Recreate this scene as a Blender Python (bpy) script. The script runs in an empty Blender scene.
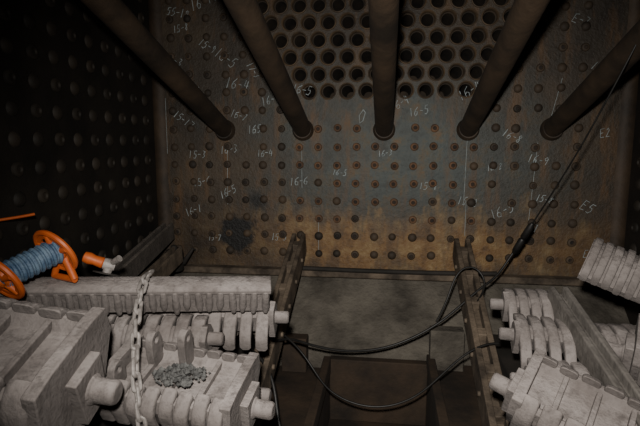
import bpy, math, random
from mathutils import Vector, Matrix, Euler
random.seed(4)
C=bpy.context.scene.collection
# ------------------------------------------------------------ materials
def newmat(name):
    m=bpy.data.materials.new(name); m.use_nodes=True
    nt=m.node_tree; b=nt.nodes['Principled BSDF']; return m,nt,b
def ramp(nt,fac,stops):
    r=nt.nodes.new('ShaderNodeValToRGB'); nt.links.new(fac,r.inputs[0])
    cr=r.color_ramp
    while len(cr.elements)<len(stops): cr.elements.new(.5)
    for e,(p,c) in zip(cr.elements,stops):
        e.position=p; e.color=(*c,1)
    return r.outputs[0]
def noise(nt,scale,detail=6,rough=.6,vec=None):
    n=nt.nodes.new('ShaderNodeTexNoise'); n.inputs['Scale'].default_value=scale
    n.inputs['Detail'].default_value=detail; n.inputs['Roughness'].default_value=rough
    if vec is None:
        t=nt.nodes.new('ShaderNodeTexCoord'); vec=t.outputs['Object']
    nt.links.new(vec,n.inputs['Vector']); return n.outputs['Fac']
def mixc(nt,fac,a,b):
    m=nt.nodes.new('ShaderNodeMix'); m.data_type='RGBA'
    if isinstance(fac,float): m.inputs[0].default_value=fac
    else: nt.links.new(fac,m.inputs[0])
    for s,i in ((a,6),(b,7)):
        if isinstance(s,tuple): m.inputs[i].default_value=(*s,1)
        else: nt.links.new(s,m.inputs[i])
    return m.outputs[2]
def math_(nt,op,a,b=None,c=None,clamp=False):
    m=nt.nodes.new('ShaderNodeMath'); m.operation=op; m.use_clamp=clamp
    for i,s in enumerate((a,b,c)):
        if s is None: continue
        if isinstance(s,(int,float)): m.inputs[i].default_value=s
        else: nt.links.new(s,m.inputs[i])
    return m.outputs[0]
def bump(nt,b,h,strength,dist=.01,h2=None,d2=.01):
    n=nt.nodes.new('ShaderNodeBump'); n.inputs['Strength'].default_value=strength
    n.inputs['Distance'].default_value=dist
    nt.links.new(h,n.inputs['Height'])
    if h2 is not None:
        m=nt.nodes.new('ShaderNodeBump'); m.inputs['Strength'].default_value=strength; m.inputs['Distance'].default_value=d2
        nt.links.new(h2,m.inputs['Height']); nt.links.new(m.outputs[0],n.inputs['Normal'])
    nt.links.new(n.outputs[0],b.inputs['Normal'])
def simple(name,c1,c2,scale=12,rough=.85,bs=.5,bd=.004,metal=0.,lo=.35,hi=.65,bscale=6):
    m,nt,b=newmat(name)
    f=noise(nt,scale); nt.links.new(ramp(nt,f,[(lo,c1),(hi,c2)]),b.inputs['Base Color'])
    b.inputs['Roughness'].default_value=rough; b.inputs['Metallic'].default_value=metal
    bump(nt,b,noise(nt,scale*bscale,4),bs,bd); return m
def sheet_mat():
    m,nt,b=newmat('tubesheet_steel')
    tc=nt.nodes.new('ShaderNodeTexCoord'); P=tc.outputs['Object']
    sp=nt.nodes.new('ShaderNodeSeparateXYZ'); nt.links.new(P,sp.inputs[0])
    mp=nt.nodes.new('ShaderNodeMapping'); nt.links.new(P,mp.inputs[0]); mp.inputs['Scale'].default_value=(1,1,.22)
    n1=noise(nt,3.2,8,.65,P); n2=noise(nt,14,8,.7,P); n4=noise(nt,16,6,.65,mp.outputs[0]); n5=noise(nt,60,4,.7,P)
    base=ramp(nt,n1,[(.3,(.015,.011,.007)),(.5,(.036,.027,.018)),(.7,(.070,.050,.030))])
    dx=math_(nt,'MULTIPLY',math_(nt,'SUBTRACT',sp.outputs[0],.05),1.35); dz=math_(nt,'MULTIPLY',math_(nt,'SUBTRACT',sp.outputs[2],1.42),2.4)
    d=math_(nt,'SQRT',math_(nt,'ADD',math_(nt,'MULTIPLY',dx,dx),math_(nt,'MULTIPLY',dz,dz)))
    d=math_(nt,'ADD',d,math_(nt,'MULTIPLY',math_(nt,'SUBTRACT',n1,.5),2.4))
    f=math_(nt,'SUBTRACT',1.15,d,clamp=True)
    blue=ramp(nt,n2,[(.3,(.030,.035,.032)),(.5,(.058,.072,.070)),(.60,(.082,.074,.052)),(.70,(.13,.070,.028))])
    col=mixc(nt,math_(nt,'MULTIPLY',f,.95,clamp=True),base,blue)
    rz=math_(nt,'ABSOLUTE',math_(nt,'SUBTRACT',sp.outputs[2],1.04))
    rz=math_(nt,'ADD',rz,math_(nt,'MULTIPLY',math_(nt,'SUBTRACT',n1,.5),.60))
    rz=math_(nt,'ADD',rz,math_(nt,'MULTIPLY',math_(nt,'SUBTRACT',n4,.5),.60))
    rf=math_(nt,'MULTIPLY',math_(nt,'SUBTRACT',.18,rz),6.,clamp=True)
    cx=math_(nt,'SUBTRACT',1.4,math_(nt,'MULTIPLY',math_(nt,'ABSOLUTE',math_(nt,'SUBTRACT',sp.outputs[0],.1)),1.2),clamp=True)
    rf=math_(nt,'MULTIPLY',rf,cx)
    rust=ramp(nt,n2,[(.3,(.055,.028,.010)),(.48,(.165,.090,.032)),(.58,(.20,.125,.05)),(.7,(.30,.21,.105))])
    col=mixc(nt,rf,col,rust)
    sf=math_(nt,'MULTIPLY',math_(nt,'SUBTRACT',n4,.52),6.,clamp=True)
    col=mixc(nt,math_(nt,'MULTIPLY',sf,.65),col,(.12,.060,.020))
    df=math_(nt,'MULTIPLY',math_(nt,'SUBTRACT',n5,.56),5.,clamp=True)
    col=mixc(nt,math_(nt,'MULTIPLY',df,.6),col,(.012,.009,.006))
    for (x,z,r,k,s_) in ((-.68,1.088,.100,35.,.98),(-.575,1.235,.060,20.,.9),(-.62,1.17,.04,20.,.8),(-.86,1.03,.13,8.,.6),(-.60,1.0,.09,8.,.5)):
        vd=nt.nodes.new('ShaderNodeVectorMath'); vd.operation='DISTANCE'
        nt.links.new(P,vd.inputs[0]); vd.inputs[1].default_value=(x,2.2,z)
        q=math_(nt,'ADD',vd.outputs['Value'],math_(nt,'MULTIPLY',math_(nt,'SUBTRACT',n2,.5),.12))
        q=math_(nt,'MULTIPLY',math_(nt,'SUBTRACT',r,q),k,clamp=True)
        col=mixc(nt,math_(nt,'MULTIPLY',q,s_),col,(.002,.002,.002))
    nt.links.new(col,b.inputs['Base Color'])
    b.inputs['Roughness'].default_value=.6
    bump(nt,b,n5,.7,.006)
    return m
M_sheet=sheet_mat()
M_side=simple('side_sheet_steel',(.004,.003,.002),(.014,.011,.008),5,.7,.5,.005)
M_bolt=simple('staybolt_rusty',(.016,.012,.008),(.066,.044,.026),7,.75,.4,.003)
M_boltc=simple('staybolt_centre',(.050,.028,.016),(.15,.080,.040),30,.75,.4,.003)
M_boltd=simple('staybolt_telltale',(.006,.004,.003),(.030,.018,.010),30,.8,.4,.003)
M_bolts=simple('staybolt_side',(.008,.006,.004),(.028,.021,.014),7,.75,.4,.003)
M_rim=simple('flue_bead',(.040,.029,.020),(.12,.080,.045),18,.65,.4,.003)
M_flue=simple('flue_inside',(.012,.009,.006),(.045,.031,.019),10,.9)
M_arch=simple('arch_tube_steel',(.015,.010,.006),(.055,.035,.020),6,.7,.5,.005)
M_chalk=simple('chalk',(.20,.24,.25),(.40,.45,.46),40,.95)
def ash_mat(name,lo_,hi_):
    m,nt,b=newmat(name)
    tc=nt.nodes.new('ShaderNodeTexCoord'); P=tc.outputs['Object']
    n1=noise(nt,8,8,.65,P); n2=noise(nt,30,7,.7,P); n3=noise(nt,110,3,.6,P)
    c=ramp(nt,n1,[(.30,lo_),(.66,hi_)])
    c=mixc(nt,math_(nt,'MULTIPLY',math_(nt,'SUBTRACT',n2,.51),4.,clamp=True),c,tuple(v*.5 for v in lo_))
    c=mixc(nt,math_(nt,'MULTIPLY',math_(nt,'SUBTRACT',n3,.54),2.,clamp=True),c,tuple(v*.6 for v in lo_))
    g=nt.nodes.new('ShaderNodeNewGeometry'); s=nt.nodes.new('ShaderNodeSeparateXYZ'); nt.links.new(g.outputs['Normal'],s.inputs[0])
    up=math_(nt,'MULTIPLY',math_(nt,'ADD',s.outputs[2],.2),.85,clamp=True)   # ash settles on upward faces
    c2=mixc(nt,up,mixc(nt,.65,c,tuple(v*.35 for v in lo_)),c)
    nt.links.new(c2,b.inputs['Base Color']); b.inputs['Roughness'].default_value=.92
    bump(nt,b,n3,.8,.002,n2,.008); return m
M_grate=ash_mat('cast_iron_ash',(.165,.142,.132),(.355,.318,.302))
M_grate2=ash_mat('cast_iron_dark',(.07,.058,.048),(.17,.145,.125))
M_rail=simple('carrier_rail_steel',(.035,.026,.018),(.15,.115,.082),12,.8,.8,.005)
M_rail2=simple('side_rail_ash',(.07,.062,.055),(.17,.155,.14),12,.85,.8,.005)
M_ash=simple('ashpan_dusty',(.045,.039,.031),(.14,.125,.102),6,.9,.9,.010,bscale=8)
M_pan=simple('ashpan_rust',(.012,.008,.005),(.048,.030,.017),6,.85,.6,.006)
M_dark=simple('dark_steel',(.009,.008,.006),(.028,.023,.019),8,.8)
M_rub=simple('cable_rubber',(.005,.005,.005),(.014,.013,.012),30,.5,.1)
M_org=simple('orange_plastic',(.42,.075,.010),(.55,.12,.02),20,.5,.1)
M_blue=simple('blue_cord',(.03,.07,.14),(.16,.24,.32),40,.6,.4)
M_chain=simple('chain_steel',(.16,.145,.135),(.36,.33,.31),60,.6,.4,.002,.2)
M_clk=simple('clinker',(.045,.045,.045),(.15,.15,.145),60,.95,1.,.004)
# ------------------------------------------------------------ mesh builder
class MB:
    def __init__(s): s.v=[];s.f=[];s.m=[]
    def add(s,vs,fs,T=None,mi=0):
        o=len(s.v)
        for p in vs:
            p=Vector(p); s.v.append(tuple(T@p) if T is not None else tuple(p))
        for f in fs: s.f.append([i+o for i in f]); s.m.append(mi)
    def box(s,x0,x1,y0,y1,z0,z1,T=None,mi=0):
        s.prism([(y0,z0),(y1,z0),(y1,z1),(y0,z1)],x0,x1,T,mi)
    def prism(s,prof,x0,x1,T=None,mi=0,scale1=1.):
        n=len(prof)
        vs=[(x0,y,z) for y,z in prof]+[(x1,y*scale1,z) for y,z in prof]
        fs=[[i,(i+1)%n,n+(i+1)%n,n+i] for i in range(n)]+[list(range(n))[::-1],list(range(n,2*n))]
        s.add(vs,fs,T,mi)
    def rings(s,rings,T=None,mi=0,cap=True):
        n=len(rings[0]); vs=[p for r in rings for p in r]; fs=[]
        for k in range(len(rings)-1):
            for i in range(n):
                fs.append([k*n+i,k*n+(i+1)%n,(k+1)*n+(i+1)%n,(k+1)*n+i])
        if cap: fs+= [list(range(n))[::-1],[(len(rings)-1)*n+i for i in range(n)]]
        s.add(vs,fs,T,mi)
    def cyl(s,p0,p1,prof,seg=20,T=None,mi=0,cap=True):
        p0=Vector(p0);p1=Vector(p1);d=(p1-p0)
        q=d.to_track_quat('Z','Y'); rs=[]
        for t,r in prof:
            c=p0+d*t
            rs.append([c+q@Vector((r*math.cos(a),r*math.sin(a),0)) for a in [2*math.pi*i/seg for i in range(seg)]])
        s.rings(rs,T,mi,cap)
    def torus(s,c,q,R,r,sx=1.,seg=20,sub=8,T=None,mi=0,stretch=0.):
        vs=[];fs=[];c=Vector(c)
        for i in range(seg):
            a=2*math.pi*i/seg
            for j in range(sub):
                b=2*math.pi*j/sub
                x=(R+r*math.cos(b))*math.cos(a)+(stretch if math.cos(a)>0 else -stretch)
                vs.append(c+q@Vector((x,(R+r*math.cos(b))*math.sin(a)*sx,r*math.sin(b))))
                fs.append([i*sub+j,((i+1)%seg)*sub+j,((i+1)%seg)*sub+(j+1)%sub,i*sub+(j+1)%sub])
        s.add(vs,fs,T,mi)
    def obj(s,name,mats,bevel=0,smooth=True,parent=None,seg=2,ang=40):
        me=bpy.data.meshes.new(name); me.from_pydata(s.v,[],s.f); me.update()
        for m in mats: me.materials.append(m)
        me.polygons.foreach_set('material_index',s.m)
        import bmesh
        bm=bmesh.new(); bm.from_mesh(me); bmesh.ops.recalc_face_normals(bm,faces=bm.faces); bm.to_mesh(me); bm.free()
        if smooth:
            me.polygons.foreach_set('use_smooth',[True]*len(me.polygons))
            try: me.set_sharp_from_angle(angle=math.radians(ang))
            except Exception: pass
        o=bpy.data.objects.new(name,me); C.objects.link(o)
        if bevel:
            b=o.modifiers.new('bevel','BEVEL'); b.width=bevel; b.segments=seg; b.limit_method='ANGLE'; b.angle_limit=math.radians(35)
        if parent: o.parent=parent
        return o
def curve(name,pts,r,mat,parent=None,res=3):
    cu=bpy.data.curves.new(name,'CURVE'); cu.dimensions='3D'; cu.bevel_depth=r; cu.bevel_resolution=res
    sp=cu.splines.new('NURBS'); sp.points.add(len(pts)-1)
    for p,q in zip(sp.points,pts): p.co=(*q[:3],1); p.radius=q[3] if len(q)>3 else 1.
    sp.use_endpoint_u=True; sp.order_u=4; sp.resolution_u=8
    cu.materials.append(mat); cu.use_fill_caps=True
    o=bpy.data.objects.new(name,cu); C.objects.link(o)
    if parent: o.parent=parent
    return o
def TR(loc,rx=0,ry=0,rz=0,s=1.):
    return Matrix.Translation(loc)@Euler((math.radians(rx),math.radians(ry),math.radians(rz))).to_matrix().to_4x4()@Matrix.Scale(s,4)
# ------------------------------------------------------------ room shell
XL,XR,YF,YB,ZT=-1.04,.97,2.2,-1.2,2.41
ZS=.93
PX,PZ,Z0=.083,.072,1.684
def row_holes(k):
    hw=.405+.036*k; off=(k%2)*PX/2
    n=int(hw/PX)+2
    xs=[off+i*PX-.01 for i in range(-n,n+1)]
    return [x for x in xs if -hw-.005<=x<=hw]
wall=MB(); rims=MB()
wall.add([(XL,YF,ZS),(XR,YF,ZS),(XR,YF,Z0),(XL,YF,Z0)],[[0,1,2,3]])
for k in range(10):
    z0=Z0+k*PZ; z1=z0+PZ; zc=(z0+z1)/2; xs=row_holes(k)
    a=xs[0]-PX/2; b=xs[-1]+PX/2
    wall.add([(XL,YF,z0),(a,YF,z0),(a,YF,z1),(XL,YF,z1)],[[0,1,2,3]])
    wall.add([(b,YF,z0),(XR,YF,z0),(XR,YF,z1),(b,YF,z1)],[[0,1,2,3]])
    for x in xs:
        w=PX/2;h=PZ/2; per=[]
        for i in range(8): per.append((-w+2*w*i/8,-h))
        for i in range(8): per.append((w,-h+2*h*i/8))
        for i in range(8): per.append((w-2*w*i/8,h))
        for i in range(8): per.append((-w,h-2*h*i/8))
        r=.031; inn=[]
        for p in per:
            t=math.atan2(p[1],p[0]); inn.append((r*math.cos(t),r*math.sin(t)))
        vs=[(x+p[0],YF,zc+p[1]) for p in per]+[(x+p[0],YF,zc+p[1]) for p in inn]+[(x+p[0],YF+.022,zc+p[1]) for p in inn]+[(x+p[0]*.80,YF+.024,zc+p[1]*.80) for p in inn]+[(x+p[0]*.80,YF+.3,zc+p[1]*.80) for p in inn]
        n=32
        wall.add(vs,[[i,(i+1)%n,n+(i+1)%n,n+i] for i in range(n)])
        fs=[]
        for q in (1,2,3): fs+=[[q*n+i,q*n+(i+1)%n,(q+1)*n+(i+1)%n,(q+1)*n+i] for i in range(n)]
        wall.add(vs,fs+[list(range(4*n,5*n))],None,1)
        rr=[]
        for (rad,dy) in ((.0365,0.001),(.0355,-.006),(.033,-.0075),(.0300,-.004),(.0292,.018)):
            rr.append([(x+rad*math.cos(2*math.pi*i/24),YF+dy,zc+rad*math.sin(2*math.pi*i/24)) for i in range(24)])
        rims.rings(rr,cap=False)
wall.obj('wall_front',[M_sheet,M_flue],smooth=False)
rims.obj('flue_tube_ends',[M_rim])
def thick(name,x0,x1,y0,y1,z0,z1,mat):
    b=MB(); b.box(x0,x1,y0,y1,z0,z1); return b.obj(name,[mat],smooth=False)
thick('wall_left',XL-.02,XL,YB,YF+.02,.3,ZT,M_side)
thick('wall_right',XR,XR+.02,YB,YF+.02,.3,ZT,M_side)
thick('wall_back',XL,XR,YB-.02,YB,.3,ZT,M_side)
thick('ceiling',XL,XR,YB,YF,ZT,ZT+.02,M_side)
thick('floor',XL,XR,YB,YF,.38,.40,M_pan)
for nm,x,sg in (('trim_1',XL,1),('trim_2',XR,-1)):
    b=MB(); R=.04; pts=[]
    for i in range(9):
        a=math.pi/2*i/8
        pts.append((x+sg*(R-R*math.cos(a)),YF-R+R*math.sin(a)))
    vs=[(p[0],p[1]-.002,ZS) for p in pts]+[(p[0],p[1]-.002,ZT) for p in pts]
    b.add(vs,[[i,i+1,10+i,9+i] for i in range(8)]); b.obj(nm,[M_arch])
b=MB(); b.box(XL,XR,2.15,2.24,.905,.935); b.obj('trim_3',[M_rail],bevel=.006)
curve('ledge_pipe',[(-.45,2.145,.948),(-.2,2.14,.945),(.05,2.14,.944),(.3,2.14,.946),(.47,2.145,.95)],.010,M_dark)
ap=MB()
ap.prism([(2.2,.905),(1.9,.66),(1.9,.40),(2.2,.40)],XL,XR)
ap.obj('ashpan_slope_sheet',[M_ash],smooth=False)
hp=MB()
hp.box(-.21,.17,1.86,1.90,.40,.655,mi=1)
hp.box(-.42,-.21,1.25,1.9,.40,.60,mi=1); hp.box(.17,.38,1.25,1.9,.40,.645,mi=1)
hp.box(-.235,-.205,1.3,1.88,.60,.66,mi=1)
hp.box(.165,.195,1.3,1.88,.64,.69,mi=1)
hp.box(.175,.30,1.84,1.90,.64,.80,mi=0)
hp.box(-.40,-.30,1.84,1.90,.60,.74,mi=1)
hp.obj('ashpan_hopper',[M_ash,M_pan],bevel=.004)
for nm,x0,x1 in (('ashpan_deck',XL+.004,-.43),('ashpan_deck.001',.39,XR-.004)):
    b=MB(); b.box(x0,x1,.2,1.89,.72,.78); b.box(x0,x1,1.3,1.32,.401,.72)
    b.box(x0 if x0>0 else x1-.02,x0+.02 if x0>0 else x1,.2,1.89,.401,.72); b.obj(nm,[M_dark],bevel=.004)
# ------------------------------------------------------------ staybolts
TX=[-.724,-.369,-.015,.336,.672]
def bolt(mb,c,q,r,mi,ring=True,hole=None):
    seg=14
    prof=[(r*1.2,0),(r*1.12,.003),(r*.92,.006),(r*.7,.009),(r*.4,.0105),(r*.12,.011)] if not ring else \
         [(r*1.15,0),(r*1.08,.006),(r*.85,.009),(r*.58,.0095),(r*.45,.004)]
    rs=[[Vector(c)+q@Vector((ra*math.cos(2*math.pi*i/seg),ra*math.sin(2*math.pi*i/seg),h)) for i in range(seg)] for ra,h in prof]
    mb.rings(rs,None,mi,cap=not ring)
    if ring:
        n=len(rs[-1]); mb.add(rs[-1],[list(range(n))],None,hole if hole is not None else mi)
sb=MB(); qf=Vector((0,-1,0)).to_track_quat('Z','Y')
z=1.005
while z<2.38:
    x=-.97
    while x<.92:
        xx=-.01-PX/2+round((x)/PX)*PX; x+=PX
        ok=all(abs(xx-t)>.062 or abs(z-1.56)>.07 for t in TX)
        if z>1.63 :
            kk=(z-Z0)/PZ; hw=.405+.036*kk+.06
            if abs(xx+.01)<hw: ok=False
        if not ok or random.random()<.04: continue
        central=abs(xx)<.42 and 1.15<z<1.6 and random.random()<.85
        bolt(sb,(xx+random.uniform(-.003,.003),YF,z+random.uniform(-.003,.003)),qf,.0155 if central else random.uniform(.014,.0165),1 if central else 0,ring=central or random.random()<.4,hole=2)
    z+=.0795
sb.obj('staybolt_heads',[M_bolt,M_boltc,M_boltd])
for nm,x,nx in (('staybolt_heads.001',XL,1),('staybolt_heads.002',XR,-1)):
    s=MB(); q=Vector((nx,0,0)).to_track_quat('Z','Y')
    for i in range(17):
        for j in range(17):
            bolt(s,(x,2.08-i*.098,1.0+j*.085),q,.020,0,(i*7+j*3)%5<2)
    s.obj(nm,[M_bolts])
# ------------------------------------------------------------ arch tubes
for i,x in enumerate(TX):
    b=MB(); s=.315
    b.cyl((x,2.22,1.556-.02*s),(x,-.2,1.556+2.4*s),[(0,.038),(1,.038)],28)
    b.cyl((x,2.2,1.556),(x,2.178,1.558),[(0,.048),(.5,.045),(1,.039)],28,mi=0)
    b.obj('arch_tube' if i==0 else 'arch_tube.%03d'%i,[M_arch])
# ------------------------------------------------------------ chalk numbers
G={'1':[[(.5,1),(.5,0)]],'6':[[(.9,1),(.3,.7),(.1,.3),(.3,0),(.8,.05),(.9,.35),(.5,.5),(.15,.35)]],
'5':[[(.9,1),(.3,1),(.2,.55),(.7,.6),(.9,.3),(.6,0),(.1,.05)]],'4':[[(.3,1),(.1,.45),(.9,.45)],[(.7,.9),(.65,0)]],
'9':[[(.85,.7),(.5,.95),(.2,.75),(.4,.5),(.85,.7),(.75,0)]],'8':[[(.8,.85),(.4,1),(.25,.75),(.8,.3),(.5,0),(.2,.25),(.8,.85)]],
'7':[[(.1,1),(.9,1),(.4,0)]],'3':[[(.2,1),(.8,.9),(.4,.55),(.85,.3),(.2,0)]],'2':[[(.2,.8),(.6,1),(.8,.7),(.1,0),(.9,.05)]],
'-':[[(.15,.5),(.85,.5)]],'O':[[(.5,1),(.1,.6),(.3,.05),(.8,.2),(.85,.8),(.5,1)]],'E':[[(.9,1),(.1,1),(.1,0),(.9,0)],[(.1,.5),(.7,.5)]]}
cu=bpy.data.curves.new('chalk_markings','CURVE'); cu.dimensions='3D'; cu.bevel_depth=.0018; cu.bevel_resolution=1
def chalk(t,x,z,ang=0,h=.034):
    ca,sa=math.cos(math.radians(ang)),math.sin(math.radians(ang))
    for k,ch in enumerate(t):
        for st in G[ch]:
            sp=cu.splines.new('POLY'); sp.points.add(len(st)-1)
            for P_,(a,b_) in zip(sp.points,st):
                u=k*h*.62+a*h*.5+b_*h*.15+random.uniform(-.002,.002); v=b_*h+random.uniform(-.002,.002)
                P_.co=(x+u*ca-v*sa,YF-.0010,z+u*sa+v*ca,1); P_.radius=random.uniform(.5,1.15)
def line(x0,z0,x1,z1):
    sp=cu.splines.new('POLY'); sp.points.add(1); sp.points[0].co=(x0,YF-.0003,z0,1); sp.points[1].co=(x1,YF-.0003,z1,1)
    sp.points[0].radius=sp.points[1].radius=.5
for a in [('55-19',-.98,2.06,-10),('16-18',-.86,2.07,20,.042),('16-5',-.77,1.885,-35,.044),('16-4',-.72,1.745,-10,.044),('165',-.62,1.54,5),
 ('15-17',-.97,1.62,-35),('14-5',-.93,1.74,-20),('16-3',-.75,1.45,5),('16-5',-.75,1.245,25),('16-6',-.43,1.31,5),('15-3',-.90,1.43,0),('15-6',-.88,1.30,10),
 ('16-5',.09,1.61,10),('16-4',.02,1.63,30),('16-4',.30,1.67,30,.042),('16-8',.47,1.53,-25),('16-9',.58,1.42,-10),('E5',.80,1.23,-30,.042),('16-5',.45,1.17,25,.042),('15-2',.30,1.24,-10),
 ('E2',.86,1.52,10),('O',-.13,1.58,0,.06),('7',.62,1.12,0),('16-7',-.55,1.66,15),('9-3',-.98,1.86,-25),('16-5',-.42,1.72,-10,.035),('15-4',.14,1.30,0,.03),('E4',.83,1.02,0,.03),('16-1',-.92,1.16,20),
 ('15-9',-.84,1.93,-30),('16-2',-.66,1.98,-40),('17-3',-.62,1.84,-60,.03),('16-4',-.58,1.44,0,.03),('15-8',-.95,1.98,10,.03),('E-7',.72,1.98,-20),('15',.80,1.80,-30),('16-7',-.70,1.62,-20,.03),('15-5',-.52,1.06,0,.03),('E3',.74,1.66,10),
 ('16-3',-.04,1.44,5,.026),('16-5',-.24,1.36,-5,.026),('15-8',.62,1.26,-15,.03),('16-2',.42,1.38,10,.026),('15-7',-.82,1.05,0,.026)]: chalk(*a)
line(.335,1.55,.33,1.24); line(.34,1.24,.34,1.1); line(-.715,1.5,-.72,1.22); line(-.375,1.48,-.375,1.3); line(.70,1.76,.665,1.60)
line(-1.0,1.7,-1.0,1.45); line(.62,1.5,.60,1.15); line(-.30,1.15,-.30,1.0)
cu.materials.append(M_chalk); o=bpy.data.objects.new('chalk_markings',cu); C.objects.link(o)
# ------------------------------------------------------------ grate carrier rails
def rail(name,p0,p1,w,h,mat,notch=True):
    p0=Vector(p0);p1=Vector(p1); L=(p1-p0).length
    d=(p1-p0).normalized(); side=d.cross(Vector((0,0,1))).normalized(); up=side.cross(d)
    T=Matrix((( d.x,side.x,up.x,p0.x),(d.y,side.y,up.y,p0.y),(d.z,side.z,up.z,p0.z),(0,0,0,1)))
    b=MB()
    b.box(0,L,-w/2,-w/2+w*.3,-h,0,T); b.box(0,L,w/2-w*.3,w/2,-h,0,T)
    b.box(.01,L-.01,-w/2+w*.25,w/2-w*.25,-h,-h*.35,T)
    if notch:
        n=int(L/.15)
        for i in range(n):
            x=.06+i*L/n; b.box(x,x+.035,-w/2+.002,w/2-.002,-h*.5,-.004,T)
            b.cyl((x+.08,-w/2-.008,-h*.5),(x+.08,w/2+.008,-h*.5),[(0,.009),(1,.009)],10,T)
    return b.obj(name,[mat],bevel=.004)
rail('grate_carrier_rail',(-.385,2.17,1.10),(-.385,1.05,.66),.06,.10,M_rail)
rail('grate_carrier_rail.001',(.325,2.17,1.095),(.325,1.0,.60),.066,.10,M_rail)
rail('grate_carrier_rail.002',(.505,1.50,1.085),(.56,.95,.90),.055,.07,M_rail2,False)
rail('grate_carrier_rail.003',(-.985,2.14,1.14),(-.95,1.45,1.02),.05,.08,M_grate2,False)
rail('grate_carrier_rail.004',(-.885,2.0,1.06),(-.87,1.45,.98),.045,.07,M_rail,False)
# ------------------------------------------------------------ grate pieces
def finger_grate(name,T,L,n,W,mat,H=.055,curl=.5,ends=True,fill=.84,slab=False,sharp=.45):
    """spine + rows of tapered curved fingers on both sides, trunnion each end"""
    b=MB(); p=L/n
    b.prism([(-.02,-H),(.02,-H),(.026,-.014),(.014,-.006),(-.014,-.006),(-.026,-.014)],0,L,T)
    if slab:
        sec=[]
        for xx in (0,L):
            up=[(xx,W*.46*k/6,-.010-curl*.05*(k/6)**2) for k in range(-6,7)]
            sec.append(up+[(xx,y,z-.018) for _,y,z in up[::-1]])
        b.rings(sec,T)
    for i in range(n):
        x=(i+.5)*p+random.uniform(-.0015,.0015); t=p*fill/2*random.uniform(.92,1.05); lf=random.uniform(.93,1.03)
        sec=[]
        for k in range(-7,8):
            u=abs(k)/7; sgn=1 if k>=0 else -1
            y=sgn*W/2*u*lf; zt=-curl*.05*u*u+random.uniform(-.001,.001); th=(H*.8)*(1-.55*u)
            w=t*(1-.14*u)
            if u>.95: zt-=.006
            pw=lambda v:(abs(v)**sharp)*(1 if v>=0 else -1)
            sec.append([(x+w*pw(ca)*(1 if sa>-.3 else .8),y,zt-th*.32+(th*.32 if sa>0 else th*.68)*pw(sa)) for ca,sa in [(math.cos(a),math.sin(a)) for a in [2*math.pi*j/16+.19 for j in range(16)]]])
        b.rings(sec,T)
    if ends:
        for x,sg in ((0,-1),(L,1)):
            b.prism([(-.03,-H-.01),(.03,-H-.01),(.036,-.02),(.02,.004),(-.02,.004),(-.036,-.02)],x-.008,x+.008,T)
            b.cyl((x,0,-H*.5),(x+sg*.045,0,-H*.5),[(0,.02),(.25,.017),(.9,.017),(1,.013)],18,T)
    return b.obj(name,[mat],bevel=0,ang=50)
def rocker(name,T,L,W,H,mat,n=7,lugs=(),trough=True,pin=.024):
    """heavy rocking-grate casting: tapered trough body, rim, side fingers, end webs with pins"""
    b=MB(); d=.16 if trough else -.10
    b.prism([(-W*.5,-.004),(-W*.53,-H*.30),(-W*.28,-H),(W*.28,-H),(W*.53,-H*.30),(W*.5,-.004),(W*.40,0),(W*.30,-H*d),(-W*.30,-H*d),(-W*.40,0)],0,L,T)
    if trough:
        for i in range(3):
            x=L*(i+1)/4; b.prism([(-W*.32,-H*.18),(W*.32,-H*.18),(W*.36,-.004),(-W*.36,-.004)],x-.006,x+.006,T)
    p=L/n
    for i in range(n):
        x=(i+.5)*p; w=p*.43
        for sg in (1,-1):
            sec=[]; lf=random.uniform(.94,1.05)
            for k in range(8):
                u=k/7; y=sg*(W*.38+W*.20*math.sin(min(1,u*1.35)*math.pi/2)-W*.10*max(0,u-.6)/.4)*lf; zt=.006-H*.85*u**1.7
                th=.024*(1-.35*u)
                pw=lambda v:(abs(v)**.55)*(1 if v>=0 else -1)
                sec.append([(x+w*pw(math.cos(a)),y+sg*th*.5*pw(math.sin(a))*min(1,u*1.6),zt+th*.5*pw(math.sin(a))*(1-u*.7)) for a in [2*math.pi*j/12+.26 for j in range(12)]])
            b.rings(sec,T)
    for x,sg in ((0,-1),(L,1)):
        e=.012
        b.prism([(-W*.52,.012),(-W*.55,-H*.3),(-W*.22,-H*1.12),(W*.22,-H*1.12),(W*.55,-H*.3),(W*.52,.012),(W*.30,.018),(-W*.30,.018)],x-e,x+e,T)
        b.prism([(-.034,-H*.95),(.034,-H*.95),(.040,-H*.22),(-.040,-H*.22)],min(x,x+sg*.03),max(x,x+sg*.03),T)
        b.cyl((x,0,-H*.58),(x+sg*.075,0,-H*.58),[(0,pin*1.3),(.42,pin*1.25),(.48,pin),(.92,pin),(1,pin*.8)],22,T)
    for (lx,ly,h) in lugs:
        R=.02; r=.008; out=[];inn=[]
        for i in range(24):
            a=2*math.pi*i/24
            inn.append((r*math.cos(a),r*math.sin(a)))
            if math.sin(a)>=0: out.append((R*math.cos(a),R*math.sin(a)))
            else:
                s_=R/max(abs(math.cos(a)),1e-4); s2=(h-R)/abs(math.sin(a)); q=min(s_*1.1,s2)
                out.append((q*math.cos(a),q*math.sin(a)))
        t=.009; cz=h-R; vs=[]
        for yy in (-t,t):
            vs+=[(lx+yy,ly+a,cz+c-.012) for a,c in out]+[(lx+yy,ly+a,cz+c-.012) for a,c in inn]
        n_=24; fs=[]
        for i in range(n_):
            j=(i+1)%n_
            fs+=[[i,j,n_+j,n_+i],[2*n_+i,2*n_+j,3*n_+j,3*n_+i],[i,j,2*n_+j,2*n_+i],[n_+i,n_+j,3*n_+j,3*n_+i]]
        b.add(vs,fs,T)
    return b.obj(name,[mat],bevel=.006,ang=50,seg=3)
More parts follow.
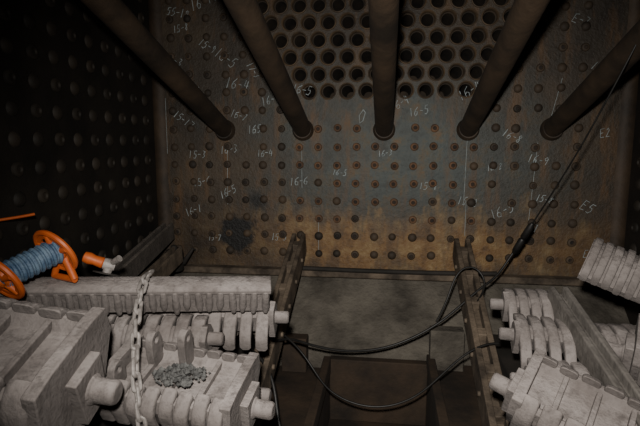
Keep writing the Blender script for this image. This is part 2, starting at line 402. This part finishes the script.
def ribbed_bar(name,T,L,mat,h=.062,w=.06):
    b=MB(); b.prism([(-w/2,-.014),(w/2,-.014),(w/2,-.003),(w/2-.01,.004),(-w/2+.01,.004),(-w/2,-.003)],0,L,T)
    b.prism([(-w*.36,-h),(w*.36,-h),(w*.42,-.012),(-w*.42,-.012)],.004,L-.004,T)
    n=int(L/.028)
    for i in range(n):
        x=(i+.5)*L/n
        for sg in (-1,1):
            b.cyl((x,sg*w*.42,-.008),(x+random.uniform(-.004,.004),sg*w*.36,-h*random.uniform(.9,1.12)),[(0,.009),(.7,.011),(1,.006)],8,T)
    return b.obj(name,[mat],bevel=.003)
# left pile
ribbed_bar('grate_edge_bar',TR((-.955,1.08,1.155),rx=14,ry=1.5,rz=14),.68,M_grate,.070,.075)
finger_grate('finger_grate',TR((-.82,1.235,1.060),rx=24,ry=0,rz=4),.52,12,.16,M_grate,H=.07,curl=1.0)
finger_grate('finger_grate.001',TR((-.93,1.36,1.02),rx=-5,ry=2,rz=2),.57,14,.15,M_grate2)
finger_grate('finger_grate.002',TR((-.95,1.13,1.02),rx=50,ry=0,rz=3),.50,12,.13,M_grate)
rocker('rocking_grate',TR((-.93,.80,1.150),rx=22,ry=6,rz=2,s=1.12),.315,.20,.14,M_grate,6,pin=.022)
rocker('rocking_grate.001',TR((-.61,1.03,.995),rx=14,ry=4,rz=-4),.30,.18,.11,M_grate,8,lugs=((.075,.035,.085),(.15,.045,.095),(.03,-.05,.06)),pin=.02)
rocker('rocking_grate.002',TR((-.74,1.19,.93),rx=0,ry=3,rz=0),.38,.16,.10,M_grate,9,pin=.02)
# right pile
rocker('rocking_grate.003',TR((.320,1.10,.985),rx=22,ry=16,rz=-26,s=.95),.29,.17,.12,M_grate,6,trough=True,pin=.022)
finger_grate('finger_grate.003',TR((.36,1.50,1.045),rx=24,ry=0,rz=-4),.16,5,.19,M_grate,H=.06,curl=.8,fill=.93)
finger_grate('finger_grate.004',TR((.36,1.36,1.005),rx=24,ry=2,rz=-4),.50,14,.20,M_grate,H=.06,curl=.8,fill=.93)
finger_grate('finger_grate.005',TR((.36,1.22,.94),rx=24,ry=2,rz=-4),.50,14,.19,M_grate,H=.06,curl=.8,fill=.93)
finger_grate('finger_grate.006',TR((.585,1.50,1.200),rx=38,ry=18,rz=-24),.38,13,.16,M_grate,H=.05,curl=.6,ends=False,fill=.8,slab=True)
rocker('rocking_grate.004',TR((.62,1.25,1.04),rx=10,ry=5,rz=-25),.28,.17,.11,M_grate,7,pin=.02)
b=MB()
for i in range(170):
    a=random.uniform(0,6.28); rr=.05*math.sqrt(random.random())
    c=Vector((-.445+rr*1.3*math.cos(a),1.0+rr*.9*math.sin(a),.985+random.uniform(0,.03)*(1-rr/.06)))
    s=random.uniform(.004,.011)
    pts=[c+Vector((random.uniform(.6,1)*s*dx,random.uniform(.6,1)*s*dy,random.uniform(.6,1)*s*dz)) for dx,dy,dz in ((1,0,0),(0,1,0),(-1,0,0),(0,-1,0),(0,0,1),(0,0,-1))]
    b.add(pts,[[0,1,4],[1,2,4],[2,3,4],[3,0,4],[1,0,5],[2,1,5],[3,2,5],[0,3,5]])
b.obj('clinker_heap',[M_clk],smooth=False)
# twisted chain
b=MB(); pts=[Vector(p) for p in ((-.590,1.16,1.172),(-.585,1.125,1.168),(-.575,1.08,1.14),(-.552,1.01,1.09),(-.525,.95,1.02),(-.505,.92,.95),(-.49,.91,.88),(-.485,.91,.80))]
seglen=.030; cum=[0]
for i in range(1,len(pts)): cum.append(cum[-1]+(pts[i]-pts[i-1]).length)
def at(s):
    for i in range(1,len(pts)):
        if s<=cum[i]: return pts[i-1].lerp(pts[i],(s-cum[i-1])/(cum[i]-cum[i-1])),(pts[i]-pts[i-1]).normalized()
    return pts[-1],(pts[-1]-pts[-2]).normalized()
k=0; s=0
while s<cum[-1]:
    c,d=at(s); q=d.to_track_quat('X','Z')@Euler((math.radians(30+70*k),0,0)).to_quaternion()
    b.torus(c,q,.0075,.0045,1.,16,8,stretch=.011); s+=seglen; k+=1
b.obj('steel_chain',[M_chain])
# ------------------------------------------------------------ cable reel
E=bpy.data.objects.new('extension_cord_reel',None); C.objects.link(E)
c0=Vector((-.853,.985,1.200)); c1=Vector((-.798,1.10,1.238)); ax=(c1-c0).normalized()
q=(ax+Vector((-.10,.05,.25))).normalized().to_track_quat('Z','Y')
for nm,c in (('flange_rear',c1),('flange_front',c0)):
    b=MB(); b.torus(c,q,.057,.007,1.,36,8); b.torus(c,q,.022,.008,1.,24,8)
    rr=[]
    for (rad,h) in ((.057,-.004),(.041,-.003),(.041,.003),(.057,.004)):
        rr.append([c+q@Vector((rad*math.cos(2*math.pi*i/36),rad*math.sin(2*math.pi*i/36),h)) for i in range(36)])
    b.rings(rr,cap=False)
    for i in range(5):
        a=2*math.pi*i/5+.4; u=q@Vector((math.cos(a),math.sin(a),0))
        b.cyl(c+u*.02,c+u*.05,[(0,.010),(1,.007)],10)
    b.obj(nm,[M_org],parent=E)
b=MB(); b.cyl(c0,c1,[(0,.022),(1,.022)],24)
qd=ax.to_track_quat('Z','Y')
for i in range(18):
    b.torus(c0.lerp(c1,(i+.5)/18),qd,.024+.003*(i%2),.0055,1.,28,6)
b.obj('cord_winding',[M_blue],parent=E)
b=MB()
f1=c1+Vector((.046,.0,-.070)); f2=c1+Vector((-.030,.03,-.070))
b.cyl(c1+ax*.014,f1,[(0,.011),(1,.009)],10); b.cyl(c1+ax*.014,f2,[(0,.010),(1,.008)],10); b.cyl(f1,f2,[(0,.008),(1,.008)],10)
b.obj('stand',[M_org],parent=E)
curve('orange_rod',[(-1.04,1.15,1.295),(-1.01,1.19,1.298),(-.985,1.22,1.30),(-.962,1.25,1.305)],.004,M_org)
# angle grinder lying by the reel
E3=bpy.data.objects.new('angle_grinder',None); C.objects.link(E3)
b=MB(); b.cyl((-.785,1.19,1.205),(-.738,1.205,1.184),[(0,.009),(.05,.014),(.3,.016),(.55,.013),(.95,.015),(1,.012)],18); b.obj('motor_body',[M_org],parent=E3)
b=MB(); b.cyl((-.738,1.205,1.184),(-.712,1.215,1.174),[(0,.015),(.5,.017),(1,.012)],18); b.cyl((-.725,1.21,1.18),(-.729,1.199,1.158),[(0,.013),(1,.011)],16)
b.cyl((-.725,1.21,1.18),(-.690,1.20,1.200),[(0,.006),(.3,.008),(1,.009)],12)
b.obj('gear_head',[M_chain],parent=E3)
b=MB(); b.cyl((-.729,1.199,1.160),(-.7295,1.198,1.157),[(0,.034),(1,.034)],28); b.obj('cutting_disc',[M_dark],parent=E3)
# dark can on ledge
b=MB(); b.cyl((-.93,2.07,.935),(-.93,2.07,1.03),[(0,.036),(.06,.04),(.9,.04),(.93,.034),(1,.034)],20); b.cyl((-.93,2.07,1.03),(-.93,2.07,1.05),[(0,.015),(1,.013)],14)
b.cyl((-.89,2.07,.97),(-.84,2.07,1.04),[(0,.012),(1,.006)],10)
b.obj('oil_can',[M_dark],bevel=.002)
# ------------------------------------------------------------ cables
E2=bpy.data.objects.new('power_cable',None); C.objects.link(E2)
curve('lead_wire',[(.72,1.35,2.05),(.66,1.45,1.80),(.615,1.52,1.64),(.59,1.65,1.478),(.555,1.8,1.31),(.515,1.86,1.20)],.0026,M_rub,E2)
curve('main_run',[(.475,1.91,1.095),(.44,1.9,1.04),(.41,1.88,1.0),(.345,1.85,.968),(.221,1.8,.857),(.1,1.77,.79),(-.012,1.75,.751),(-.155,1.7,.755),(-.294,1.65,.807),(-.336,1.6,.85),(-.40,1.5,.84)],.0046,M_rub,E2)
b=MB(); b.cyl((.520,1.85,1.215),(.475,1.91,1.090),[(0,.006),(.1,.012),(.45,.013),(.5,.009),(.55,.013),(.9,.012),(1,.006)],14); b.obj('connector',[M_rub],parent=E2)
curve('loop_1',[(-.336,1.6,.85),(-.294,1.63,.80),(-.234,1.6,.732),(-.184,1.6,.65),(-.064,1.6,.604),(.048,1.6,.62),(.136,1.6,.676),(.2,1.6,.753),(.304,1.6,.86),(.36,1.55,.88)],.0038,M_rub,E2)
curve('loop_2',[(.19,1.8,.85),(.235,1.85,.917),(.25,1.86,1.0),(.30,1.88,1.05),(.36,1.88,1.03),(.375,1.85,.97),(.33,1.8,.93)],.0036,M_rub,E2)
curve('loop_3',[(-.42,1.45,.86),(-.36,1.5,.80),(-.33,1.45,.66),(-.31,1.4,.60),(-.28,1.4,.60)],.006,M_rub,E2)
# ------------------------------------------------------------ light, camera
l=bpy.data.lights.new('camera_flash','SPOT'); l.energy=138; l.spot_size=math.radians(96); l.spot_blend=1.; l.shadow_soft_size=.025; l.color=(1,.95,.88)
lo=bpy.data.objects.new('camera_flash',l); C.objects.link(lo); lo.location=(-.03,-.02,1.62)
lo.rotation_euler=(Vector((.0,2.2,1.02))-lo.location).to_track_quat('-Z','Y').to_euler()
w=bpy.data.worlds.new('world'); bpy.context.scene.world=w; w.use_nodes=True
w.node_tree.nodes['Background'].inputs[0].default_value=(.5,.5,.6,1); w.node_tree.nodes['Background'].inputs[1].default_value=.01
cam=bpy.data.cameras.new('camera'); co=bpy.data.objects.new('camera',cam); C.objects.link(co)
co.location=(0,0,1.5); cam.sensor_width=36; cam.lens=500*36/640; cam.clip_start=.01
co.rotation_euler=(math.radians(90-8),0,math.radians(7.6)); bpy.context.scene.camera=co
